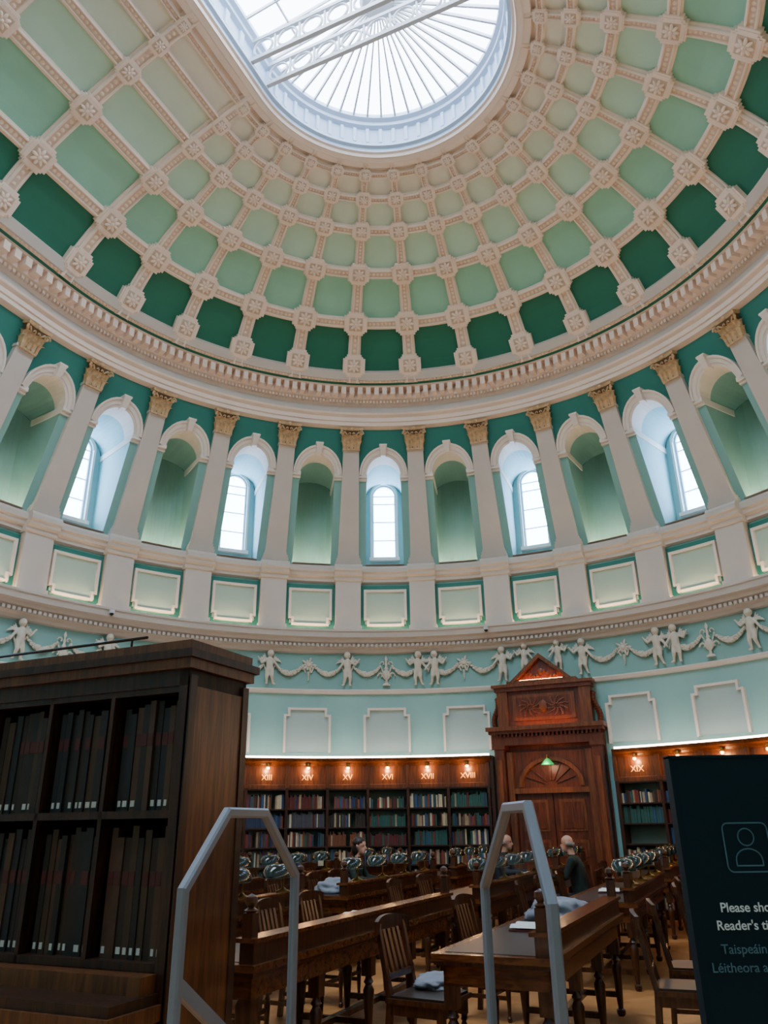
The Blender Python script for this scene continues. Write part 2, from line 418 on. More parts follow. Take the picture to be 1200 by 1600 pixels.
rr=[6.38-(6.38-2.34)*i/36 for i in range(37)]
def hwq(q): return .088 if QL<=q<=QR else .066
mfr=lambda i,j:7 if j==6 else 6
for j in range(int(QMAX-QMIN)+1):
    q=QMIN+j; w=hwq(q)
    dome.grid([[S(q+x,r,o_) for x,o_ in xsec(w)] for r in rr],6,mf=mfr)
RW=[.10,.092,.080,.065,.055]
for i,R in enumerate(RB[1:6]):
    w=RW[i]
    e=.01; hp=(hd(R+e)-hd(R-e))/(2*e); k_=1/sqrt(1+hp*hp)
    dome.grid([[S(q,R+x*k_,o_-.004) for x,o_ in xsec(w)] for q in Q],6,mf=mfr)
dome.grid([[S(q,r,o_) for r,o_ in ((6.36,.0),(6.34,.1),(6.24,.1),(6.22,0))] for q in Q],8)
dome.grid([[S(q,r,o_) for r,o_ in ((2.52,.0),(2.52,.07),(2.42,.09),(2.40,.12),(2.32,.12),(2.3,0))] for q in Q],6)
def bead(q,r,off,dq,dr,hgt):
    ring=[S(q+dq*cos(2*pi*k/6),r+dr*sin(2*pi*k/6),off) for k in range(6)]
    ap=S(q,r,off+hgt); b=len(dome.v)
    for p in ring: dome.av(p)
    dome.av(ap)
    for k in range(6): dome.f.append([b+k,b+(k+1)%6,b+6]); dome.m.append(6)
for j in range(int(QMAX-QMIN)+1):
    q=QMIN+j; r=6.2; w=hwq(q)
    while r>2.45:
        sc_=(r/6.7) if QL<=q<=QR else .9
        bead(q,r,.068,w*.40,.030*sc_+.008,.022); r-=.078*sc_+.016
for i,R in enumerate(RB[1:6]):
    q=QMIN
    while q<QMAX:
        st=(.09*(RW[i]/.10))/(R*.2094) if QL<q<QR else .09/BW
        bead(q,R,.065,st*.42,RW[i]*.33,.022); q+=st
dmats=m_rows+[m_peach,m_peachd,m_greyc]
ceil=dome.obj('ceiling_coffered_dome',dmats)
# rosettes
ro=MB()
def notched(k):
    a,b,c_=.5*k,.40*k,.33*k
    q1=[(a,c_),(b,c_),(b,b),(c_,b),(c_,a)]
    pts=[]
    pts+=q1; pts+=[(-y,x) for x,y in q1]; pts+=[(-x,-y) for x,y in q1]; pts+=[(y,-x) for x,y in q1]
    return pts
P1=notched(1.0); P2=notched(.88)
ro.grid([[(x,y,-.1) for x,y in P1],[(x,y,.09) for x,y in P1],[(x,y,.10) for x,y in P2],[(x,y,.125) for x,y in P2]],0,closed=True)
ro.face([(x,y,.125) for x,y in P2],0)
ro.box(-.29,.29,-.29,.29,.12,.135,1)
for k in range(8):
    a=k*pi/4; R=Matrix.Rotation(a,3,'Z')
    ro.ell((.17*cos(a),.17*sin(a),.155),(.13,.065,.055),8,6,0,R)
ro.ell((0,0,.18),(.08,.08,.065),8,6,0)
rom=ro.mesh('rosette',[m_peach,M('rosette_recess','#cfb49c',.7,.05,20)],True)
for i,R in enumerate([6.16]+RB[1:6]):
    e=.01; hp=(hd(R+e)-hd(R-e))/(2*e); nn=sqrt(1+hp*hp)
    sz=[.50,.51,.45,.375,.31,.25][i]
    for j in range(int(QMAX-QMIN)+1):
        q=QMIN+j; n,t,ex=fr_(q)
        X=Vector((t[0],t[1],0)); Y=Vector((-n[0]/nn,-n[1]/nn,-hp/nn)); Z=X.cross(Y)
        if Z.z>0: X=-X; Z=X.cross(Y)
        p=S(q,R,.065)
        mx_=Matrix(((X.x,Y.x,Z.x,p.x),(X.y,Y.y,Z.y,p.y),(X.z,Y.z,Z.z,p.z),(0,0,0,1)))@Matrix.Diagonal((sz,sz,sz*1.1,1))
        inst('rosette',rom,mx_,ceil)
# ------------------------------------------------------------------ skylight
mb=MB()
sweep(mb,[(2.36,13.60),(2.34,13.46),(2.26,13.44),(2.24,13.5),(2.20,13.52)],QMIN,QMAX,1,.25)
sweep(mb,[(2.20,13.52),(2.2,13.6),(2.14,13.62),(2.14,13.68),(2.2,13.70),(2.2,14.08),(2.12,14.12),(2.12,14.20),(2.05,14.24),(2.05,14.34)],QMIN,QMAX,0,.25)
q=QMIN
while q<QMAX:
    st=.55 if QL<=q<=QR else .25
    qbox(mb,q,q+st*.25,2.15,2.21,13.72,14.06,0); q+=st
mb.obj('trim_skylight_curb',[m_curb,m_peach])
def hg(r): return 14.32+.30*(1-r/2.1)
mb=MB(); sweep(mb,[(2.12,hg(2.12)),(0.0,hg(0))],QMIN,QMAX,0,.25); skyl=mb.obj('window_skylight_glazing',[m_glass])
mb=MB()
q=QL
def sbar(q,w):
    n,t,ex=fr_(q); T=Vector((t[0],t[1],0))
    a=pos(q,2.1,hg(2.1)); b=pos(q,.12,hg(.12))
    mb.hexa([a-T*w-Vector((0,0,.07)),a+T*w-Vector((0,0,.07)),b+T*w*.5-Vector((0,0,.07)),b-T*w*.5-Vector((0,0,.07)),a-T*w,a+T*w,b+T*w*.5,b-T*w*.5])
while q<=QR+.001: sbar(q,.018); q+=15/24
for s_ in range(1,int(NSB*BW/.42)):
    sbar(QL-s_*.42/BW,.014); sbar(QR+s_*.42/BW,.014)
sweep(mb,[(1.5,hg(1.5)-.04),(1.47,hg(1.5)-.04),(1.47,hg(1.5)),(1.5,hg(1.5))],QMIN,QL,0,.25)
sweep(mb,[(1.5,hg(1.5)-.04),(1.47,hg(1.5)-.04),(1.47,hg(1.5)),(1.5,hg(1.5))],QR,QMAX,0,.25)
p=pos(0,0,hg(0)-.1); mb.lathe([(0,-.05),(.25,-.03),(.3,.02),(.25,.08)],p,16)
mb.obj('glazing_bars',[m_iron],skyl)
# lattice trusses
tr=MB()
def ring(mb,c,R,r,n=20,k=6):
    rows=[]
    for i in range(n):
        a=2*pi*i/n; rows.append([(c[0]+(R+r*cos(2*pi*j/k))*cos(a),c[1]+r*sin(2*pi*j/k),c[2]+(R+r*cos(2*pi*j/k))*sin(a)) for j in range(k)])
    rows.append(rows[0]); mb.grid(rows,closed=True)
for y,hh in ((0,13.66),(-.5,13.66)):
    tr.box(-2.2,2.2,y-.035,y+.035,hh,hh+.08)
    tr.box(-2.2,2.2,y-.035,y+.035,hh+.46,hh+.53)
    for i in range(9):
        x=-1.92+.48*i; ring(tr,(x,y,hh+.27),.185,.022)
        tr.box(x+.225,x+.255,y-.02,y+.02,hh+.05,hh+.48)
trm=tr.mesh('lattice_truss',[m_iron])
for a in (8.08,4.2,.3): inst('lattice_truss',trm,alM(a,-3.6),skyl)
# ------------------------------------------------------------------ frieze reliefs
def blob(name,segs,vox,mats,mfun=None,sm=4):
    bm=bmesh.new()
    for p0,p1,r0,r1 in segs:
        p0,p1=Vector(p0),Vector(p1); L=(p1-p0).length
        n=max(1,int(L/(min(r0,r1)*.35))) if L>1e-6 else 0
        for i in range(n+1):
            u=i/max(1,n); p=p0.lerp(p1,u); r=r0+(r1-r0)*u
            bmesh.ops.create_icosphere(bm,subdivisions=2,radius=r,matrix=Matrix.Translation(p))
    me=bpy.data.meshes.new(name+'_src'); bm.to_mesh(me); bm.free()
    o=bpy.data.objects.new(name+'_src',me); COL.objects.link(o)
    md=o.modifiers.new('r','REMESH'); md.mode='VOXEL'; md.voxel_size=vox
    ms=o.modifiers.new('s','SMOOTH'); ms.iterations=sm; ms.factor=.5
    dg=bpy.context.evaluated_depsgraph_get(); dg.update()
    out=bpy.data.meshes.new_from_object(o.evaluated_get(dg)); out.name=name
    bpy.data.objects.remove(o); bpy.data.meshes.remove(me)
    out.materials.clear()
    for m in mats: out.materials.append(m)
    out.polygons.foreach_set('use_smooth',[True]*len(out.polygons))
    if mfun:
        out.polygons.foreach_set('material_index',[mfun(p.center) for p in out.polygons])
    out.update(); return out
ch=[((0,0,.34),(0,-.01,.46),.075,.08),((0,-.01,.46),(0,-.01,.54),.08,.07),((0,0,.56),(0,-.01,.60),.035,.035),((.01,-.03,.68),(.01,-.03,.685),.078,.075),((.01,-.1,.66),(.01,-.1,.665),.016,.016),
 ((-.07,0,.54),(-.17,-.02,.47),.034,.028),((-.17,-.02,.47),(-.24,-.03,.56),.028,.02),((-.24,-.03,.56),(-.26,-.04,.59),.022,.02),
 ((.07,0,.54),(.15,-.02,.43),.034,.028),((.15,-.02,.43),(.20,-.05,.36),.028,.02),((.2,-.05,.36),(.22,-.05,.33),.022,.02),
 ((-.035,0,.33),(-.06,-.03,.18),.058,.042),((-.06,-.03,.18),(-.05,-.01,.04),.04,.024),((-.05,-.01,.03),(-.08,-.05,.015),.024,.02),
 ((.04,0,.33),(.05,-.04,.19),.058,.042),((.05,-.04,.19),(.08,0,.05),.04,.024),((.08,0,.04),(.12,-.04,.02),.024,.02)]
for i in range(5):
    ch.append(((.05,.03,.52+.01*i),(.12+.035*i,.03,.66-.04*i),.02,.014))
    ch.append(((-.05,.03,.52+.01*i),(-.12-.035*i,.03,.68-.04*i),.02,.014))
chm=blob('cherub',ch,.013,[m_stucco])
fz=wall_lower
def putto(q,mir,s=1.0,h=4.36):
    m=locM(q,8.13,h)@Matrix.Diagonal((-s if mir else s,s,s,1)); inst('cherub_relief',chm,m,fz)
for j in range(int(QMAX-QMIN)+1):
    q=QMIN+j
    if q in (.5,3.5,-2.5,6.5):
        putto(q-.09,False); putto(q+.13,True)
    else: putto(q,j%2==0)
putto(1.78,False,.85,4.5); putto(2.2,True,.85,4.5)
gd=MB()
rnd=random.Random(3)
for i in range(34):
    u=-1+2*i/33; x=u*.30; z=-.17*(1-u*u)
    R=.026+.028*(1-abs(u))
    for c in range(4):
        a=rnd.random()*6.28
        gd.ell((x+rnd.uniform(-.01,.01),-.01+R*.5*sin(a)*-.6,z+R*.7*cos(a)),(R*.62,R*.6,R*.62),6,4)
for sg in (-1,1):
    for i in range(5): gd.ell((sg*(.31+.012*i),0,-.03*i-.01),(.018,.015,.022),6,4)
gdm=gd.mesh('garland',[m_stucco],True)
urn=MB()
urn.lathe([(0,0),(.09,0),(.08,.03),(.03,.06),(.025,.12),(.07,.17),(.09,.24),(.06,.3),(.03,.34),(.045,.37),(.02,.42),(.03,.47),(.015,.52),(.035,.58),(.0,.66)],(0,0,0),12,0,1,.6)
for sg in (-1,1):
    for i in range(10):
        a=i/9*4.0; rr_=.07*(1-i/14)
        urn.ell((sg*(.12+rr_*cos(a)),0,.22+rr_*sin(a)),(.018,.018,.018),6,4)
        urn.ell((sg*(.08+.8*rr_*cos(a)),0,.48+.8*rr_*sin(a)),(.014,.014,.014),6,4)
urm=urn.mesh('candelabrum',[m_stucco],True)
st=MB()
for k in range(10):
    a=k*pi/5; R=Matrix.Rotation(-a,3,'Y'); L=.15 if k%2==0 else .1
    st.ell((L*.6*cos(a),0,L*.6*sin(a)),(L*.6,.02,.026),8,5,0,R)
st.ell((0,-.02,0),(.05,.03,.05),8,6)
for i in range(6): st.ell((0,0,-.16-.035*i),(.03-.003*i,.02,.02),6,4)
stm=st.mesh('rosette_spray',[m_stucco],True)
for k in range(int(math.ceil(QMIN)),int(QMAX)+1):
    if k!=2:
        if k%4==0: inst('candelabrum_relief',urm,locM(k,8.15,4.38),fz)
        else: inst('flower_spray_relief',stm,locM(k,8.16,4.82),fz)
    for s_ in (-.25,.25):
        if k==2: continue
        inst('garland_relief',gdm,locM(k+s_,8.15,4.80),fz)
# ------------------------------------------------------------------ wall bookcases
sh=MB() # 0 oak 1 interior 2 midoak
bk=MB()
led=MB()
lab=empty('wall_bookcases')
D0,D1=1.30,2.70
HS=-.09
ranges=[(-9.25,D0+.0),(D1+.09,13.3)]
roman={-4:'XII',-3:'XIII',-2:'XIV',-1:'XV',0:'XVI',1:'XVII',2:'XVIII',6:'XIX',7:'XX',8:'XXI',9:'XXII',10:'XXIII',-5:'XI',-6:'X',-7:'IX',-8:'VIII',-9:'VII',-10:'VI',-11:'V'}
hts=[.12,.48,.83,1.18,1.53,1.88]
def seg(a,b):
    sweep(sh,[(8.19,0),(8.19,2.93+HS)],a,b,1)
    sweep(sh,[(7.82,0),(7.82,.1),(8.18,.1)],a,b,0)
    for h in hts[1:]+[2.34+HS]:
        sweep(sh,[(8.18,h-.025),(7.86,h-.025),(7.86,h),(8.18,h)],a,b,0)
    sweep(sh,[(r,h+HS) for r,h in [(7.87,2.34),(7.85,2.34),(7.85,2.42),(7.87,2.43),(7.87,2.78),(7.84,2.80),(7.82,2.84),(7.74,2.87),(7.72,2.93),(8.19,2.93)]],a,b,2)
    for q in (a,b): qbox(sh,q-.02,q+.02,7.83,8.19,0,2.93+HS,0)
def shelfbay(c,hw=.25):
    for s_ in (-hw,hw):
        qbox(sh,c+s_-.016,c+s_+.016,7.84,8.19,0,2.36+HS,0)
        qbox(sh,c+s_-.022,c+s_+.022,7.82,7.87,2.36+HS,2.8+HS,2)
    r_=7.9; mpq=r_*.2094 if QL<c<QR else BW
    for i,h in enumerate(hts):
        q=c-hw+.02
        if rnd.random()<.04: continue
        tall=rnd.uniform(.2,.28); setc=rnd.choice(range(len(bookhex))) if rnd.random()<.4 else None
        while q<c+hw-.04:
            th=rnd.uniform(.018,.05)/mpq
            if q+th>c+hw-.02: break
            if rnd.random()<.03: q+=.05; continue
            hh=tall+rnd.uniform(-.04,.03)
            mt=setc if setc is not None and rnd.random()<.8 else rnd.randrange(len(bookhex))
            qbox(bk,q,q+th*.94,7.93+rnd.uniform(0,.02),8.12,h,h+hh,mt); q+=th
for a,b in ranges:
    seg(a,b); sweep(led,[(7.80,2.935+HS),(7.80,2.975+HS),(7.84,2.975+HS),(7.84,2.935+HS),(7.80,2.935+HS)],a+.02,b-.02,0)
cs=[(n_*.5,n_) for n_ in range(-18,3)]
cs+=[(3.04+.5*i,6+i) for i in range(0,20)]
bulbs=MB()
for c,idx in cs:
    shelfbay(c)
    if idx in roman and -6<=c<=6:
        cu=bpy.data.curves.new('numeral','FONT'); cu.body=roman[idx]; cu.size=.15; cu.align_x='CENTER'; cu.align_y='CENTER'; cu.extrude=.004; cu.offset=.002
        cu.materials.append(m_gold)
        n,t,ex=fr_(c); p=pos(c,7.865,2.56+HS)
        o=inst('numeral_'+roman[idx],cu,Matrix(((t[0],0,-n[0],p.x),(t[1],0,-n[1],p.y),(0,1,0,p.z),(0,0,0,1))),lab)
    if -5<=c<=8:
        p=pos(c,7.79,2.75+HS)
        bulbs.tube(p+Vector((0,0,.08)),p+Vector((0,0,.01)),.022,.034,8,1); bulbs.ell(p-Vector((0,0,.01)),(.034,.034,.028),8,6,0)
        ld=bpy.data.lights.new('label_light','POINT'); ld.energy=13; ld.color=(1,.5,.17); ld.shadow_soft_size=.025
        lo=bpy.data.objects.new('label_light',ld); COL.objects.link(lo); lo.location=pos(c,7.76,2.69+HS); lo.parent=lab
sh.obj('case_carcass',[m_oak,m_shelfback,m_fl],lab)
bulbs.obj('label_lamps',[m_bulb,m_brass],lab)
led.obj('led_strip',[m_led],lab)
bk.obj('shelved_books',m_books)
# ------------------------------------------------------------------ doorway (q=2)
dr=MB()
dr.box(-1.12,1.12,-.12,.0,0,3.3,0)
for sg in (-1,1):
    a,b=sorted((sg*.86,sg*1.10)); dr.box(a,b,-.42,0,0,.25,0); dr.box(a+.02,b-.02,-.38,0,.25,2.95,0)
    dr.box(a+.07,b-.07,-.40,-.38,.5,2.75,1)
    dr.box(a-.01,b+.01,-.42,0,2.95,3.02,0)
    a,b=sorted((sg*.74,sg*.86)); dr.box(a,b,-.28,0,0,2.9,1)
dr.box(-1.11,1.11,-.40,0,3.02,3.18,0)
for i in range(27):
    x=-1.10+i*.083; dr.box(x,x+.04,-.45,-.4,3.18,3.24,0)
dr.box(-1.15,1.15,-.50,0,3.24,3.30,0); dr.box(-1.19,1.19,-.56,0,3.30,3.38,1)
dr.box(-.95,.95,-.30,0,3.38,4.12,0)
for sg in (-1,1):
    a,b=sorted((sg*.74,sg*.96)); dr.box(a,b,-.36,0,3.38,4.10,1)
    for i in range(12):
        u=i/11; dr.ell((sg*(1.0+.08*(1-u)+.03*sin(u*6)),-.2,3.42+.55*u),(.06,.08,.05),8,5,0)
dr.box(-.64,.64,-.33,-.3,3.50,4.02,1); dr.box(-.57,.57,-.335,-.30,3.56,3.96,0)
for i in range(60):
    a=i*.62; R_=.05+.0028*i*1.1
    for sg in (-1,1):
        dr.ell((sg*(.27+R_*cos(a)*1.1),-.345,3.76+R_*sin(a)*.85),(.022,.02,.018),6,4,1)
dr.ell((0,-.34,3.76),(.09,.04,.13),10,8,1)
dr.box(-1.0,1.0,-.40,0,4.10,4.18,0); dr.box(-1.05,1.05,-.45,0,4.18,4.24,1)
dr.prism([(-.62,4.24),(.62,4.24),(0,4.72)],-.30,0,0)
for sg in (-1,1):
    dr.hexa([(sg*.70,-.42,4.24),(sg*.70,0,4.24),(sg*.60,0,4.24),(sg*.60,-.42,4.24),(0,-.42,4.84),(0,0,4.84),(0,0,4.74),(0,-.42,4.74)],1)
dr.box(-.72,.72,-.40,0,4.24,4.30,1)
for i in range(9):
    dr.ell((-.28+.07*i,-.31,4.40+.05*cos(i*1.3)+.04*(4-abs(i-4))/4),(.035,.03,.035),6,4,1)
dr.ell((0,-.32,4.47),(.06,.03,.07),8,6,1)
dr.box(-.74,.74,-.20,-.1,2.1,2.9,0)
rows=[]
for i in range(17):
    t_=pi*i/16; rows.append([((R_)*cos(t_),y_,2.22+(R_)*sin(t_)*.85) for R_,y_ in ((.66,-.2),(.66,-.25),(.58,-.25),(.56,-.22),(.56,-.2))])
dr.grid(rows,1)
for k in range(1,8):
    t_=pi*k/8; dr.hexa([(.12*cos(t_)-.01,-.23,2.24+.1*sin(t_)),(.12*cos(t_)+.01,-.23,2.24+.1*sin(t_)),(.12*cos(t_)+.01,-.2,2.24+.1*sin(t_)),(.12*cos(t_)-.01,-.2,2.24+.1*sin(t_)),
      (.55*cos(t_)-.015,-.23,2.24+.46*sin(t_)),(.55*cos(t_)+.015,-.23,2.24+.46*sin(t_)),(.55*cos(t_)+.015,-.2,2.24+.46*sin(t_)),(.55*cos(t_)-.015,-.2,2.24+.46*sin(t_))],0)
dr.box(-.74,.74,-.27,-.1,2.1,2.2,1)
for sg in (-1,1):
    a,b=sorted((sg*.01,sg*.72)); dr.box(a,b,-.18,-.1,0,2.1,0)
    for z0,z1 in ((.15,.8),(.95,1.25),(1.4,1.98)):
        dr.box(a+.1,b-.1,-.20,-.18,z0,z1,1); dr.box(a+.15,b-.15,-.215,-.2,z0+.05,z1-.05,0)
    dr.ell((sg*.08,-.22,1.05),(.03,.03,.03),8,6,2)
dwe=empty('door_1'); dwe.matrix_world=locM(2,8.19,0)
dr.obj('door_surround',[m_door,m_doorl,m_brass],dwe)
lt=MB(); lt.box(-.6,.6,-.46,-.45,3.382,3.388); lt.box(-.45,.45,-.38,-.37,4.302,4.308)
lt.obj('uplight_strip',[EM('door_uplight','#ff9a50',70)],dwe)
dl=MB(); dl.tube((0,-.2,2.72),(0,-.42,2.80),.012,.012,8,1); dl.tube((0,-.42,2.80),(0,-.42,2.7),.012,.012,8,1)
dl.lathe([(.02,.0),(.05,-.02),(.12,-.10),(.13,-.12),(.11,-.11)],(0,-.42,2.74),14,0)
dl.obj('green_door_lamp',[M('green_lamp_shade','#1fae5a',.2,.05,3,0,0,0,'#1fae5a',.9),m_brass],dwe,True)
ld=bpy.data.lights.new('door_lamp_bulb','POINT'); ld.energy=9; ld.color=(1,.6,.35); ld.shadow_soft_size=.04
lo=bpy.data.objects.new('door_lamp_bulb',ld); COL.objects.link(lo); lo.parent=dwe; lo.location=(0,-.6,2.62)
# security cameras on ledge
sc_=MB(); sc_.lathe([(0,0),(.05,0),(.055,.03),(.05,.06),(0,.06)],(0,0,0),12,0); sc_.ell((0,0,0),(.042,.042,.045),12,8,1)
scm=sc_.mesh('security_camera',[m_iron,m_eye],True)
for q in (-3.6,1.35): inst('security_camera',scm,Matrix.Translation(pos(q,7.74,5.42)))
# ------------------------------------------------------------------ desks
def turned(mb,x,y,z0,z1,r,m=0,n=10):
    L=z1-z0
    prof=[(r*.6,0),(r*.9,.03),(r*.9,.08),(r*.5,.10),(r*.6,.16),(r*.95,.5),(r*1.05,.62),(r*.6,.68),(r*.95,.71),(r*.6,.75),(r*.6,.78)]
    mb.lathe([(a,b*L) for a,b in prof],(x,y,z0),n,m); mb.box(x-r,x+r,y-r,y+r,z0+.78*L,z1,m)
def desk_mesh(L,W=.75):
    d=MB()
    d.box(-.03,W+.03,-.04,L+.04,.745,.785,0); d.box(-.015,W+.015,-.025,L+.025,.72,.745,1)
    d.box(.04,W-.12,.05,L-.05,.785,.788,2)
    d.box(.03,W-.03,.03,.055,.60,.72,0); d.box(.03,W-.03,L-.055,L-.03,.60,.72,0)
    d.box(.03,.055,.03,L-.03,.60,.72,0); d.box(W-.055,W-.03,.03,L-.03,.60,.72,0)
    n=max(1,round(L/1.0))
    for i in range(n):
        y0=.1+(L-.2)*i/n; y1=.1+(L-.2)*(i+1)/n-.06
        d.box(.015,.03,y0,y1,.615,.705,1); d.ell((.01,(y0+y1)/2,.66),(.015,.02,.015),8,6,3)
    for i in range(n+1):
        y=.07+(L-.14)*i/n
        for x in (.07,W-.07): turned(d,x,y,0,.60,.042,1)
        d.box(.07,W-.07,y-.02,y+.02,.14,.18,1)
    d.box(W/2-.03,W/2+.03,.07,L-.07,.14,.18,1)
    d.box(W-.10,W,-.01,L+.01,.785,.90,1); d.box(W-.13,W+.02,-.03,L+.03,.90,.925,0)
    for y in (.02,L-.02):
        d.box(W-.085,W-.015,y-.035,y+.035,.925,1.06,1)
        d.lathe([(.03,0),(.045,.015),(.02,.03),(.04,.06),(.035,.09),(0,.11)],(W-.05,y,1.06),10,1)
    return d.mesh('reading_desk',[m_desk,m_chair,m_leather,m_brass],True)
lm=MB()
lm.lathe([(0,0),(.07,0),(.07,.015),(.03,.03),(.012,.05)],(0,0,0),12,1)
lm.tube((0,0,.03),(0,0,.20),.01,.01,8,1); lm.tube((0,0,.20),(-.08,0,.25),.01,.01,8,1)
sh_=[(.02,.085),(.07,.08),(.105,.06),(.13,.015),(.135,-.04)]
lm.lathe(sh_,(-.08,0,.18),16,0,1.0,1.45); lm.lathe([(r*.95,z-.006) for r,z in sh_],(-.08,0,.18),16,2,1.0,1.45)
lm.lathe([(.0,.10),(.02,.095),(.02,.08)],(-.08,0,.18),10,1)
lampm=lm.mesh('desk_lamp',[m_lampg,m_brass,m_lampi],True)
c=MB()
c.box(-.22,.23,-.22,.22,.43,.46,0); c.box(-.20,.21,-.20,.20,.46,.475,1)
for y in (-.18,.18):
    turned(c,.18,y,0,.43,.024,0,8)
    c.hexa([(-.26,y-.02,0),(-.22,y-.02,0),(-.22,y+.02,0),(-.26,y+.02,0),(-.22,y-.02,.45),(-.18,y-.02,.45),(-.18,y+.02,.45),(-.22,y+.02,.45)])
    c.hexa([(-.22,y-.02,.45),(-.18,y-.02,.45),(-.18,y+.02,.45),(-.22,y+.02,.45),(-.31,y-.018,.90),(-.28,y-.018,.90),(-.28,y+.018,.90),(-.31,y+.018,.90)])
    c.box(-.22,.18,y-.012,y+.012,.16,.19)
    c.box(-.2,.2,y-.015,y+.015,.36,.43)
c.box(.165,.195,-.18,.18,.22,.25); c.box(-.02,.01,-.18,.18,.16,.19); c.box(.17,.2,-.18,.18,.36,.43)
rows=[]
for i in range(9):
    u=-1+2*i/8; y=u*.235; xo=-.335+.045*u*u; zt=.95-.03*u*u
    rows.append([(xo,y,.84),(xo+.03,y,.84),(xo+.03,y,zt),(xo,y,zt)])
c.grid(rows,closed=True); c.face(rows[0]); c.face(rows[-1])
c.box(-.235,-.21,-.18,.18,.56,.60)
for y in (-.1,-.035,.035,.1):
    c.hexa([(-.235,y-.018,.6),(-.215,y-.018,.6),(-.215,y+.018,.6),(-.235,y+.018,.6),(-.31,y-.018,.86),(-.29,y-.018,.86),(-.29,y+.018,.86),(-.31,y+.018,.86)])
chairm=c.mesh('library_chair',[m_chair,m_leather],True)
cols=[-9.5,-7.85,-6.2,-4.55,-2.9,-1.28,.38,2.0]
rowsA=[(5.3,8.0),(9.0,12.0),(12.9,15.2)]
cache={}
for ci,re_ in enumerate(cols):
    le=re_-.75
    for ri,(a0,a1) in enumerate(rowsA):
        if re_==-2.9 and ri==0: a0=4.5
        if re_<-4 and ri==0: a0=5.0
        if re_>0 and ri==0: a0=6.2
        if a1>8.08:
            lim=7.35**2-max(abs(re_+3.6),abs(le+3.6))**2
            if lim<=0: continue
            a1=min(a1,8.08+sqrt(lim))
        L=round(a1-a0,1)
        if L<1.1: continue
        if L not in cache: cache[L]=desk_mesh(L)
        inst('reading_desk',cache[L],alM(a0,le))
        n=max(1,round(L/1.0))
        nl=max(1,round(L/.75))
        for i in range(nl):
            y=a0+L*(i+.5)/nl
            if not (ri==0 and re_ in (-2.9,-1.28)): inst('desk_lamp',lampm,alM(y,re_-.05,.925))
        for i in range(n):
            y=a0+L*(i+.5)/n
            if (re_==-4.55 and ri==1 and i==n-1) or (re_==-2.9 and ri==2 and i==0): continue
            if ri==0 and re_==-1.28 and i==1: continue
            dx=rnd.uniform(-.06,.05)
            inst('library_chair',chairm,alM(y,le-.26+dx,0,rnd.uniform(-.12,.12)))
# ------------------------------------------------------------------ things on desks
def clothblob(name,mx,mat,sx,sy,sz,seed):
    bm=bmesh.new(); bmesh.ops.create_icosphere(bm,subdivisions=4,radius=1)
    for v in bm.verts:
        n=noise.fractal(v.co*1.8+Vector((seed,0,0)),1.0,2.0,4)
        v.co*=1+.28*n; v.co.x*=sx; v.co.y*=sy; v.co.z=max(0,v.co.z*sz+sz*.35)
    me=bpy.data.meshes.new(name); bm.to_mesh(me); bm.free(); me.materials.append(mat)
    me.polygons.foreach_set('use_smooth',[True]*len(me.polygons)); inst(name,me,mx)
clothblob('folded_jacket',alM(7.3,-1.68,.788),m_jacket,.26,.34,.13,2)
clothblob('folded_jacket',alM(9.5,-4.95,.788),m_jacket,.24,.30,.12,5)
clothblob('cushion',alM(6.0,-2.29,.475),m_jacket,.18,.19,.06,9)
ob=MB()
for sg in (-1,1):
    R=[]
    for i in range(7):
        u=i/6; R.append([(sg*u*.15,y,.01+.035*sin(u*pi*.8+.25)) for y in (-.12,.12)])
    ob.grid(R,0); ob.box(min(0,sg*.155),max(0,sg*.155),-.125,.125,0,.012,1)
obm=ob.mesh('open_book',[m_paper,m_books[0]],True)
for a,l in ((11.25,-5.0),(12.3,-3.1),(13.25,-3.4),(10.6,-3.3),(6.6,-1.75),(7.0,-3.4),(10.2,-1.7)): inst('open_book',obm,alM(a,l,.789,rad(-90)))
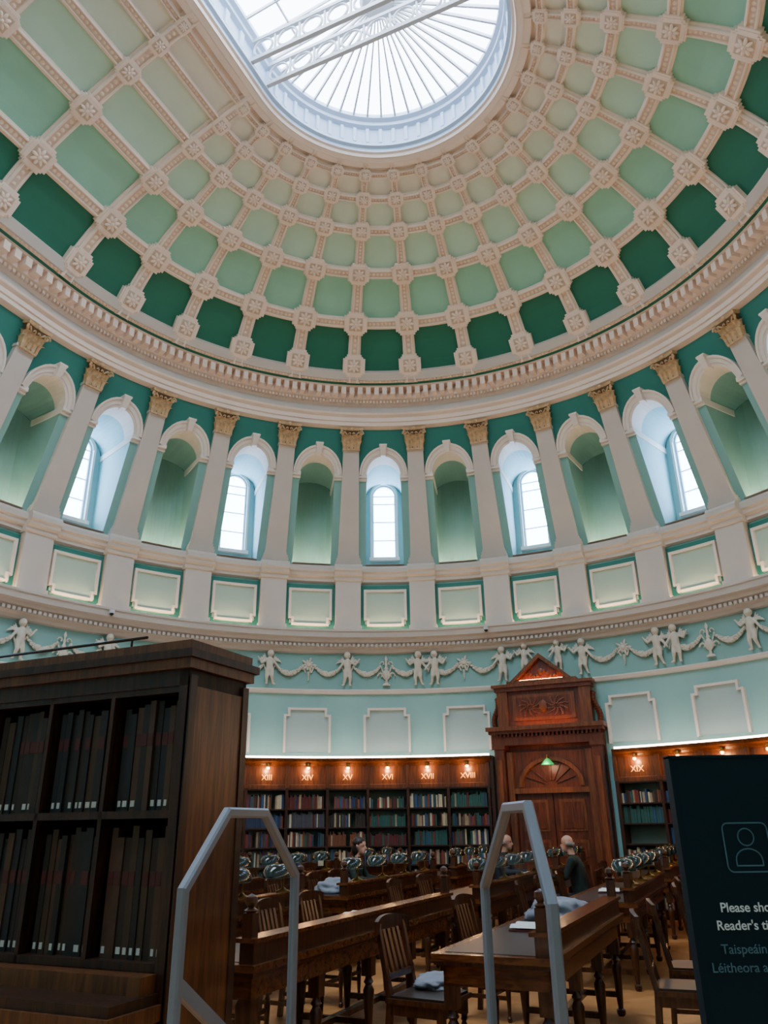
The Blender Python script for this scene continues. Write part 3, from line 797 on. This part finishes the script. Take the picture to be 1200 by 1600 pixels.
# ------------------------------------------------------------------ people
def seated(name,mx,cloth,hairm,bald,female):
    e=empty(name); e.matrix_world=mx
    sw=.16 if female else .19; k=.9 if female else 1
    segs=[((0,-.02,.55),(0,0,.72),.135*k,.12*k),((-.06,-.02,.53),(.06,-.02,.53),.11,.11),((0,0,.72),(0,.04,.95),.12*k,.135*k),((-sw*.6,.05,1.03),(sw*.6,.05,1.03),.085*k,.085*k),
      ((0,.06,1.05),(0,.09,1.17),.055*k,.05*k),
      ((0,.12,1.27),(0,.125,1.30),.082,.088),((0,.15,1.22),(0,.165,1.20),.06,.05),((0,.215,1.255),(0,.225,1.24),.013,.017),((.088,.115,1.26),(.09,.11,1.28),.014,.016),((-.088,.115,1.26),(-.09,.11,1.28),.014,.016)]
    for s_ in (-1,1):
        segs+=[((s_*sw,.05,1.04),(s_*(sw+.05),.14,.84),.062*k,.048*k),((s_*(sw+.05),.14,.84),(s_*.12,.38,.83),.046*k,.032*k),
          ((s_*.09,0,.54),(s_*.11,.42,.53),.09*k,.065*k),((s_*.11,.42,.53),(s_*.11,.40,.10),.062*k,.042*k),((s_*.11,.38,.06),(s_*.115,.56,.045),.045,.035)]
    def mf(c_):
        if c_.z>1.125 and c_.y>.0: return 1
        if c_.z<.10: return 3
        if c_.z<.62 and (c_.y>.1 or c_.z<.5): return 2
        return 0
    inst('body',blob(name+'_body',segs,.013,[cloth,m_skin,m_jeans,m_shoe],mf,6),None,e)
    hd_=MB()
    for s_ in (-1,1):
        hd_.ell((s_*.115,.42,.822),(.038,.048,.016),10,6,0)
        for i,(dx,L_) in enumerate(((-.027,.062),(-.009,.07),(.009,.066),(.026,.052))):
            b=Vector((s_*.115+dx,.455,.822)); m_=b+Vector((0,L_*.55,.008)); t_=m_+Vector((0,L_*.45,-.014))
            hd_.tube(b,m_,.0088,.008,8,0); hd_.tube(m_,t_,.008,.0065,8,0); hd_.ell(t_,(.0065,)*3,6,4,0)
        b=Vector((s_*.115-s_*.03,.415,.82)); m_=b+Vector((-s_*.03,.025,0)); hd_.tube(b,m_,.011,.009,8,0); hd_.tube(m_,m_+Vector((-s_*.008,.028,-.005)),.009,.007,8,0)
        hd_.ell((s_*.033,.199,1.275),(.011,.008,.007),8,6,1)
    hd_.ell((0,.212,1.213),(.024,.008,.007),8,6,2)
    hd_.obj('hands_and_features',[m_skin,m_eye,m_lip],e,True)
    hr=MB()
    if bald:
        for s_ in (-1,1): hr.ell((s_*.07,.085,1.265),(.028,.06,.035),10,6,0)
        hr.ell((0,.05,1.25),(.07,.03,.035),10,6,0)
    else:
        hr.ell((0,.10,1.315),(.098,.105,.085),14,10,0); hr.ell((0,.06,1.25),(.09,.07,.12),12,8,0)
        hr.ell((0,.02,1.15),(.06,.045,.12),12,8,0)
    hr.obj('hair',[hairm],e,True)
    return e
seated('reader_woman',alM(11.25,-5.60,0,rad(-90)),m_clothb,m_hair,False,True)
seated('reader_bald_man',alM(12.25,-2.47,0,rad(90)),m_clothb,m_hairg,True,False)
seated('reader_man',alM(13.3,-3.93,0,rad(-90)),m_cloth,m_hairg,True,False)
inst('library_chair',chairm,alM(11.25,-5.60,0)); inst('library_chair',chairm,alM(12.25,-2.47,0,pi)); inst('library_chair',chairm,alM(13.3,-3.93,0))
# ------------------------------------------------------------------ foreground bookcase
fb=MB()
Wd=2.8; Dp=.50
fb.box(-Wd,0,0,Dp,0,.93,0)
fb.box(-Wd,.0,-.32,.02,.80,.86,1); fb.box(-Wd,-.02,-.30,.0,.86,.90,0); fb.box(-Wd,-.02,-.22,0,.10,.80,0); fb.box(-Wd,-.04,-.10,0,.90,.97,1)
for i in range(5): fb.box(-Wd+.1+.55*i,-Wd+.55+.55*i,-.235,-.22,.18,.72,1)
fb.box(-.05,0,0,Dp,.93,2.30,0); fb.box(-Wd,-Wd+.05,0,Dp,.93,2.30,0)
fb.box(-.002,.012,.04,Dp-.04,.1,2.2,1); fb.box(.012,.02,.0,.05,.0,2.25,0); fb.box(.012,.02,Dp-.05,Dp,0,2.25,0)
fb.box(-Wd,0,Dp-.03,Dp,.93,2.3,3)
fb.box(-Wd,0,0,Dp,2.20,2.30,0)
fb.box(-Wd,.03,-.03,Dp+.03,2.28,2.33,1); fb.box(-Wd,.05,-.05,Dp+.05,2.33,2.37,0); fb.box(-Wd,.02,-.02,Dp+.02,2.37,2.42,1)
for z in (.97,1.595,2.17): fb.box(-Wd,-.04,.01,Dp-.03,z,z+.035,0)
px=.42; x=-.05
while x-px>-Wd:
    x-=px; fb.box(x-.012,x+.012,.01,Dp-.05,.97,2.2,0)
x=-.06
r2=random.Random(11)
while x>-Wd+.1:
    th=r2.uniform(.030,.05); xn=x-th
    near=min(abs((-.05-i*px)-(x+xn)/2) for i in range(0,8))
    if near<th/2+.013: x-=.006; continue
    for z in (1.005,1.63):
        hh=r2.uniform(.50,.56) if z<1.5 else r2.uniform(.46,.52); mt=4+r2.randrange(6); y0=.05+r2.uniform(0,.02)
        fb.box(xn+.001,x-.001,y0,.35,z,z+hh,mt)
        if r2.random()<.8: fb.box(xn+.004,x-.004,y0-.002,y0,z+.30,z+.36,10)
        if r2.random()<.75: fb.box(xn+.010,x-.010,y0-.003,y0,z+.02,z+.048,11)
    x=xn
fbo=fb.obj('periodicals_bookcase',[m_oak,m_oakm,m_leather,m_black]+m_vol+[m_redb,m_label],Mx=alM(3.07,-2.43))
rod=MB(); rod.tube((-1.6,.02,2.47),(-.3,.02,2.47),.008,.008,8); 
for x in (-1.5,-.4): rod.tube((x,.02,2.41),(x,.02,2.47),.006,.006,6)
rod.obj('bookcase_top_rod',[m_eye],fbo)  # plain thin rod along the bookcase top
# ------------------------------------------------------------------ security gates
def gate(name,pn,pf,brace,shz=1.42,t0=.3,t1=.65):
    d=Vector((pf[0]-pn[0],pf[1]-pn[1],0)); L=d.length; d.normalize()
    outer=[(0,0),(0,shz),(t0*L,1.60),(t1*L,1.60),(L,shz),(L,0)]
    def inset(p,w):
        n=len(p); out=[]
        for i in range(n):
            a,b,c_=Vector(p[i-1]),Vector(p[i]),Vector(p[(i+1)%n])
            e1=(b-a).normalized(); e2=(c_-b).normalized(); n1=Vector((e1.y,-e1.x)); n2=Vector((e2.y,-e2.x))
            bis=(n1+n2).normalized(); out.append(b+bis*(w/max(.2,bis.dot(n1))))
        return out
    inn=inset(outer,.026); mid=inset(outer,.005); mid2=inset(outer,.021)
    g_=MB()
    rows=[[(p[0],y,p[1]) for p in poly] for poly,y in ((outer,-.007),(mid,-.012),(mid2,-.012),(inn,-.007),(inn,.007),(mid2,.012),(mid,.012),(outer,.007),(outer,-.007))]
    g_.grid(rows,0,closed=True)
    if brace:
        g_.hexa([(.02,-.01,1.20),(L*.75,-.01,.92),(L*.75,.01,.92),(.02,.01,1.20),(.02,-.01,1.235),(L*.75,-.01,.955),(L*.75,.01,.955),(.02,.01,1.235)])
        g_.box(L*.7,L-.02,-.01,.01,.92,.955)
    g_.box(-.03,L+.03,-.09,.09,0,.03,0)
    mx_=Matrix(((d.x,-d.y,0,pn[0]),(d.y,d.x,0,pn[1]),(0,0,1,0),(0,0,0,1)))
    e=g_.obj(name,[m_gate],Mx=mx_)
    a_=MB(); a_.face([(p[0],0,p[1]) for p in inn]); a_.obj('acrylic_panel',[ac],e)
gate('security_gate',(-.49,2.0),(-.283,2.6),True)
gate('security_gate',(.340,1.78),(.268,2.42),False,1.395,.2,.52)
# ------------------------------------------------------------------ sign
sg_=MB(); SW=.42
sg_.box(0,SW,0,.03,.12,1.68,0); sg_.box(-.004,0,-.002,.032,.12,1.684,1); sg_.box(SW,SW+.004,-.002,.032,.12,1.684,1); sg_.box(-.004,SW+.004,-.002,.032,1.68,1.686,1)
sg_.box(.02,SW-.02,-.14,.17,0,.02,1); sg_.box(.06,.1,0,.03,.02,.12,1); sg_.box(SW-.1,SW-.06,0,.03,.02,.12,1)
so=sg_.obj('readers_ticket_sign',[m_sign,m_sign],Mx=Matrix.Translation((.631,1.8,0)))
def txt(body,x,z,size,mat,bold=.0):
    cu=bpy.data.curves.new('text','FONT'); cu.body=body; cu.size=size; cu.align_x='LEFT'; cu.extrude=.0004; cu.offset=bold; cu.materials.append(mat)
    inst('text_line',cu,Matrix(((1,0,0,x),(0,0,-1,-.002),(0,1,0,z),(0,0,0,1))),so)
xc=.137
txt('Please show',.058,1.374,.0250,m_signt,.00035); txt("Reader's ticket",.045,1.341,.0250,m_signt,.00035)
txt('Taispeáin do',.047,1.298,.0250,m_signi,.0001); txt('Léitheora anseo',.022,1.265,.0250,m_signi,.0001)
ic=MB()
def stroke(pts,w,closed=False):
    n=len(pts)
    for i in range(n if closed else n-1):
        a=Vector(pts[i]);b=Vector(pts[(i+1)%n]); e_=(b-a).normalized(); nn=Vector((-e_.y,e_.x))*w; a=a-e_*w*.4; b=b+e_*w*.4
        ic.face([(p.x,-.0025,p.y) for p in (a-nn,b-nn,b+nn,a+nn)])
cx,cz,hw_=xc,1.497,.048; rr_=[]
for (sx,sz,a0) in ((1,1,0),(-1,1,90),(-1,-1,180),(1,-1,270)):
    for i in range(5):
        a=rad(a0+i*22.5); rr_.append((cx+sx*(hw_-.012)+.012*cos(a),cz+sz*(hw_-.012)+.012*sin(a)))
stroke(rr_,.0014,True)
stroke([(cx+.017*cos(2*pi*i/20),cz+.02+.017*sin(2*pi*i/20)) for i in range(20)],.0014,True)
stroke([(cx-.028,cz-.036),(cx-.028,cz-.025)]+[(cx-.016*1.75*cos(pi*i/10),cz-.025+.022*sin(pi*i/10)) for i in range(1,10)]+[(cx+.028,cz-.025),(cx+.028,cz-.036)],.0014)
stroke([(cx-.028,cz-.036),(cx+.028,cz-.036)],.0014)
ic.obj('reader_icon',[m_signi],so)
# ------------------------------------------------------------------ world + camera
w=bpy.data.worlds.new('World'); SC.world=w; w.use_nodes=True
nt=w.node_tree; bg=nt.nodes['Background']; sky=nt.nodes.new('ShaderNodeTexSky'); sky.sky_type='HOSEK_WILKIE'
nt.links.new(sky.outputs[0],bg.inputs[0]); bg.inputs[1].default_value=.6
cam=bpy.data.cameras.new('camera'); co=bpy.data.objects.new('camera',cam); COL.objects.link(co)
cam.sensor_fit='VERTICAL'; cam.sensor_height=36; cam.sensor_width=27; cam.lens=27.0; cam.clip_start=.05
co.matrix_world=Matrix.Translation((0,0,1.55))@Matrix.Rotation(rad(90+22.2),4,'X')@Matrix.Rotation(rad(-.8),4,'Z')
SC.camera=co
